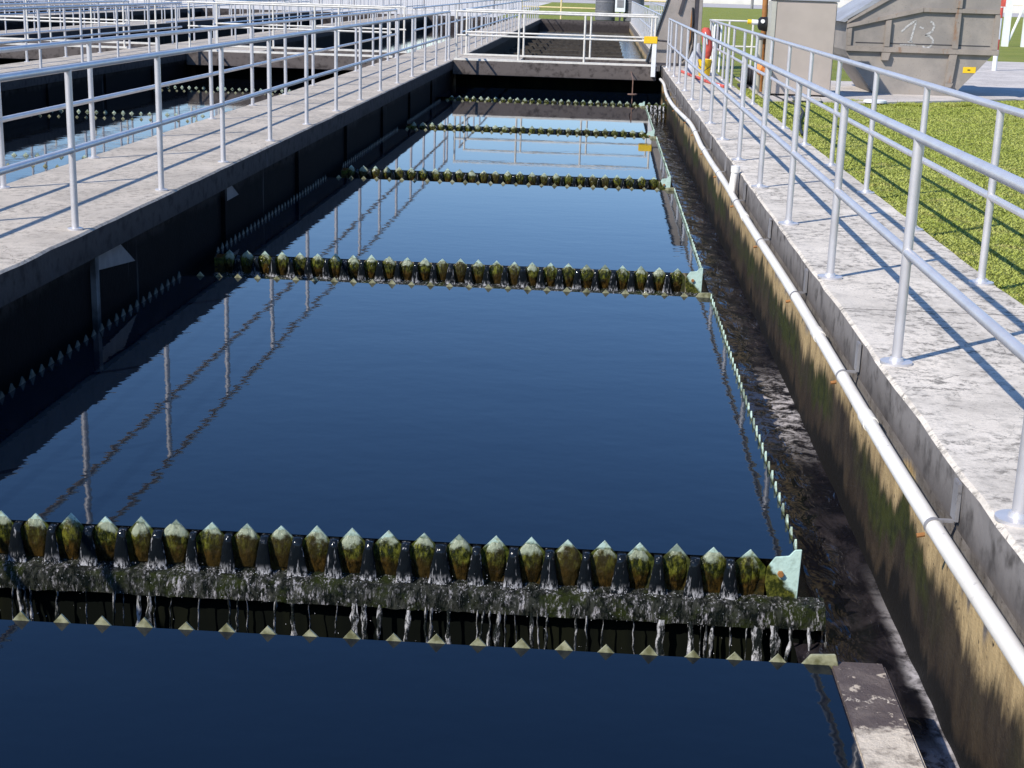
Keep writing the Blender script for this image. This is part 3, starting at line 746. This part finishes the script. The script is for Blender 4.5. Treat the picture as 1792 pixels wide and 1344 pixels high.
for r_ in rows:
    for k, (x, y, z) in enumerate(r_): r_[k] = (x + .02 * mnoise.noise((x * 7, y * 7, z * 5)), y + .02 * mnoise.noise((y * 8, x * 7, z * 4)), z)
b.grid(rows); tag(b.make('canvas_cover', 'tarp', fix=False), 'pointed grey canvas cover standing beside the yellow bucket', 'cover')
tag(B().tube([(1.66, 31.5, .03), (1.85, 29.5, .03), (1.98, 28.2, .03), (2.2, 26.8, .03)], .028, 10).make('hose', 'red'), 'red hose lying along the far right walkway', 'hose')
tag(B().tube([(2.18, 27.2, .003), (2.18, 27.2, .03), (2.18, 27.2, .045)], [.17, .17, .14], 24).make('lid', 'white'), 'round white lid lying on the walkway below the bucket', 'lid')
tag(B().tube([(4.55, 25.0, -.035), (4.55, 25.0, .0), (4.55, 25.0, .012)], [.19, .19, .15], 24).make('lid', 'white'), 'round white lid lying on the pavement before the steel container', 'lid')

# cross rail, valve, pump beyond the right walkway
handrail('h', 'thin yellowish rail turning off the lawn side at the walkway end', 33.6, [2.42, 2.78, 3.3], 2.35, 3.4, 'handrails along the right walkway', .04, False, 1.05, .5, 'whiterail', 'x')
root = thing('hoop_rail', 'white hoop shaped rail end beside the lawn side handrail', 'railing', (2.42, 32.2, 0))
B().tube([(-.06, 0, 0), (-.06, 0, .95), (-.04, 0, 1.0), (0, 0, 1.02), (.06, 0, 1.0), (.08, 0, .95), (.08, 0, 0)], .022, 10).make('hoop', 'white', root)
B().box(-.035, .055, -.01, .01, .45, .95).make('panel', 'darksteel', root)
root = thing('valve_actuator', 'black valve actuator with yellow and white caps on a pipe stand', 'valve', (2.72, 26.4, -.05))
B().tube([(0, 0, 0), (0, 0, .95)], .06, 14).make('stand', 'tanedge', root)
B().tube([(0, 0, .92), (0, 0, .98), (0, 0, 1.0), (0, 0, 1.04)], [.06, .10, .10, .05], 14).make('flange', 'bracket', root)
B().tube([(-.05, 0, 1.2), (-.02, 0, 1.2), (.10, 0, 1.19), (.18, 0, 1.18), (.2, 0, 1.18)], [.07, .11, .125, .11, .06], 16).make('head', 'black', root)
B().tube([(-.16, 0, 1.22), (-.05, 0, 1.215)], .045, 12).make('cap', 'white', root)
B().tube([(-.23, 0, 1.225), (-.161, 0, 1.22)], .04, 12).make('cap', 'yellow', root)
B().tube([(.02, -.1, 1.24), (.02, -.135, 1.24)], .035, 12).make('dial', 'white', root)
B().tube([(0, -.02, .45), (.08, -.08, .42), (.12, -.08, .40)], [.09, .11, .07], 12).make('lamp_housing', 'orange', root)
root = thing('pump', 'dark pump with pipes on the ground beyond the right walkway', 'pump', (2.72, 28.2, -.05))
B().tube([(-.12, 0, .22), (-.10, 0, .22), (.25, 0, .22), (.42, 0, .22), (.45, 0, .22)], [.08, .17, .17, .15, .06], 18).make('motor', 'black', root)
f = B()
for k in range(7): f.tube([(-.06 + k * .045, 0, .22), (-.045 + k * .045, 0, .22)], .185, 18)
f.make('cooling_fins', 'darksteel', root)
B().box(-.15, .5, -.2, .2, 0, .05).make('base', 'darksteel', root, bevel=.006)
B().tube([(-.05, 0, .35), (-.05, 0, .5), (-.02, -.05, .56), (.1, -.15, .56), (.5, -.3, .3), (.62, -.35, .03)], .03, 10).make('pipe', 'bracket', root)
B().tube([(.1, -.25, .0), (.2, -.4, .25), (.35, -.45, .02)], .025, 8).make('pipe', 'white', root)
tag(B().tube([(2.95, 26.2, -.02), (3.0, 24.9, -.03), (3.12, 23.6, -.025), (3.0, 22.2, -.02), (2.75, 20.6, -.02), (2.6, 19.4, -.025), (2.52, 18.5, -.02)], .018, 8).make('cable', 'black'), 'black cable curving across the grass from the tan cabinet', 'cable')
tag(B().box(3.15, 3.62, 24.7, 24.95, -.03, .03).make('plank', 'pad', bevel=.006), 'pale flat plank lying before the tan cabinet', 'plank')

# ------------------------------------------------------------------ far background
root = thing('lattice_tower', 'white steel lattice legs far right beyond the driveway', 'tower', (15.9, 60, 0))
for x in (-.15, .55, 1.25): B().box(x - .09 * (1.6 if x < 0 else 1), x + .09, -.1, .1, -.06, 9).make('leg', 'white', root)
for (x0, z0, x1, z1) in ((-.1, 0, .55, 1.9), (.55, 1.9, -.1, 3.8), (1.2, 1.9, .6, 3.8), (.6, 0, 1.2, 1.9)):
    B().tube([(x0, 0, z0), (x1, 0, z1)], .05, 6).make('brace', 'white', root)
root = thing('marker_post', 'red and white striped post just right of the steel container', 'post', (9.9, 38.5, -.06))
for k in range(7): B().tube([(0, 0, .0 + k * .26), (0, 0, .26 + k * .26)], .06, 10).make('band', 'red' if k % 3 == 2 else 'white', root)
B().box(-.08, .09, -.06, .06, 1.58, 1.80).make('sign_head', 'red', root)
root = thing('yard_rail', 'pale yellow pipe rails along the grass behind the far tanks', 'railing', (-4.6, 84, -.06))
for z in (.62, 1.12): B().tube([(0, 0, z), (9, 0, z)], .045, 8).make('rail', 'paleyellow', root)
me = B().tube([(0, 0, 0), (0, 0, 1.14)], .05, 8).make('post', 'paleyellow', root)
for k in range(1, 5):
    c = me.copy(); COL.objects.link(c); c.parent = root; c.location = (k * 2.2, 0, 0)
for x, lab in ((.35, 'left'), (1.9, 'right')):
    root = thing('storage_drum', '%s of two dark grey drums behind the far tank end' % lab, 'drum', (x - .3, 83.0, -.06), 'drums behind the far tank end')
    B().tube([(0, 0, 0), (0, 0, .05), (0, 0, 1.5), (0, 0, 1.58)], [.5, .55, .55, .3], 20).make('body', 'drumgrey', root)
    B().tube([(0, 0, .5), (0, 0, .54)], .565, 20).make('band', 'bracket', root); B().tube([(0, 0, 1.0), (0, 0, 1.04)], .565, 20).make('band', 'bracket', root)
root = thing('control_box', 'pale control box between the two dark drums', 'box', (.85, 82.5, -.06))
B().box(-.28, .28, -.15, .15, .5, 1.3).make('body', 'white', root, bevel=.02); B().box(-.05, .05, -.05, .05, 0, .5).make('stand', 'darksteel', root)
B().box(-.18, .18, -.17, -.152, .75, 1.15).make('door', 'bracket', root)
root = thing('yard_fence', 'cream wire fence across the pale yard behind the tanks', 'fence', (-34, 96, -.06))
for z in (.05, .9, 1.75): B().tube([(0, 0, z), (27, 0, z)], .03, 6).make('rail', 'whiterail', root)
me = B().tube([(0, 0, 0), (0, 0, 1.8)], .04, 6).make('post', 'bracket', root)
for k in range(1, 13):
    c = me.copy(); COL.objects.link(c); c.parent = root; c.location = (k * 2.25, 0, 0)
wm = B()
for k in range(180): wm.box(k * .15, k * .15 + .012, -.006, .006, .05, 1.75)
wm.make('wire_mesh', 'bracket', root)
tag(B().box(-250, 250, 236, 236.4, -.06, 1.1).make('boundary_wall', 'kerb'), 'long pale boundary wall beyond the far road', 'wall')
tag(B().tube([(16.6, 172, -.1), (16.6, 172, 6.5)], [.16, .12], 10).make('utility_pole', 'bracket'), 'slim grey pole by the far road above the lawn', 'pole')

def tree(x, y, h, r, lab):
    root = thing('tree', lab, 'tree', (x, y, -.06), 'trees beyond the boundary wall')
    t = B().tube([(0, 0, 0), (.1, 0, h * .25), (-.1, .1, h * .5), (0, 0, h * .8)], [.28, .22, .16, .05], 8)
    for k in range(5):
        a = k * 1.3; t.tube([(0, 0, h * (.3 + .07 * k)), (math.cos(a) * r * .6, math.sin(a) * r * .6, h * (.5 + .08 * k))], [.1, .03], 6)
    t.make('trunk', 'bark', root)
    b = B(); cs = [(random.uniform(-.7, .7) * r, random.uniform(-.7, .7) * r, h * random.uniform(.3, .95), r * random.uniform(.25, .5)) for _ in range(26)]
    for cx, cy, cz, cr in cs:
        for _ in range(110):
            d = Vector((random.gauss(0, 1), random.gauss(0, 1), random.gauss(0, .8))).normalized() * cr * random.uniform(.5, 1.05)
            p = Vector((cx, cy, cz)) + d; u = Vector((random.gauss(0, 1), random.gauss(0, 1), random.gauss(0, 1))).normalized() * .22; v = u.orthogonal().normalized() * .15
            b.quad(p - u, p + v, p + u, p - v)
    b.make('crown', 'leaf', root, fix=False)
for k, (x, y, h, r, lab) in enumerate(((30, 246, 8, 4, 'broad tree beyond the boundary wall behind the tan cabinet'), (44, 250, 9, 4.5, 'tree beyond the wall behind the container lid'),
        (60, 248, 7, 4, 'tree beyond the wall behind the container'), (76, 246, 9, 5, 'tree beyond the wall near the white lattice legs'))):
    tree(x, y, h, r, lab)

# ------------------------------------------------------------------ light, sky, camera
EL = R(41.5)
d = Vector((math.cos(EL) * .7071, math.cos(EL) * .7071, -math.sin(EL)))
sun = bpy.data.lights.new('sun', 'SUN'); sun.energy = 4.6; sun.angle = R(.53); sun.color = (1, .95, .87)
so = bpy.data.objects.new('sun', sun); COL.objects.link(so); so.rotation_euler = d.to_track_quat('-Z', 'Y').to_euler()
W = bpy.data.worlds.new('World'); S.world = W; W.use_nodes = True
nt = W.node_tree; sk = nt.nodes.new('ShaderNodeTexSky'); sk.sky_type = 'NISHITA'; sk.sun_disc = False
sk.sun_elevation = EL; sk.sun_rotation = R(225); sk.air_density = 1.0; sk.dust_density = .1; sk.ozone_density = 3.0
hs = nt.nodes.new('ShaderNodeHueSaturation'); hs.inputs['Saturation'].default_value = 1.2
nt.links.new(sk.outputs[0], hs.inputs['Color']); tm = nt.nodes.new('ShaderNodeMix'); tm.data_type = 'RGBA'; tm.blend_type = 'MULTIPLY'; tm.inputs[0].default_value = 1
tm.inputs[7].default_value = (.96, .945, 1.08, 1)
nt.links.new(hs.outputs[0], tm.inputs[6]); nt.links.new(tm.outputs[2], nt.nodes['Background'].inputs[0]); nt.nodes['Background'].inputs[1].default_value = .15
cam = bpy.data.cameras.new('camera'); co = bpy.data.objects.new('camera', cam); COL.objects.link(co)
cam.sensor_width = 36; cam.lens = 2562.17 / 1792 * 36; cam.clip_end = 2000; cam.clip_start = .05
r_ = Vector((.99764198, .06147541, .03051658)); dn = Vector((.04553483, -.26017945, -.96448599)); fw = Vector((-.05135239, .96360128, -.26236522))
m = Matrix((r_, -dn, -fw)).transposed().to_4x4(); m.translation = (0, 0, 1.65); co.matrix_world = m
S.camera = co
S.view_settings.view_transform = 'Standard'; S.view_settings.look = 'None'; S.view_settings.gamma = 1; S.view_settings.exposure = .28
S.cycles.sample_clamp_indirect = 4; S.cycles.sample_clamp_direct = 0; S.cycles.use_denoising = True
S.cycles.max_bounces = 6; S.cycles.glossy_bounces = 4
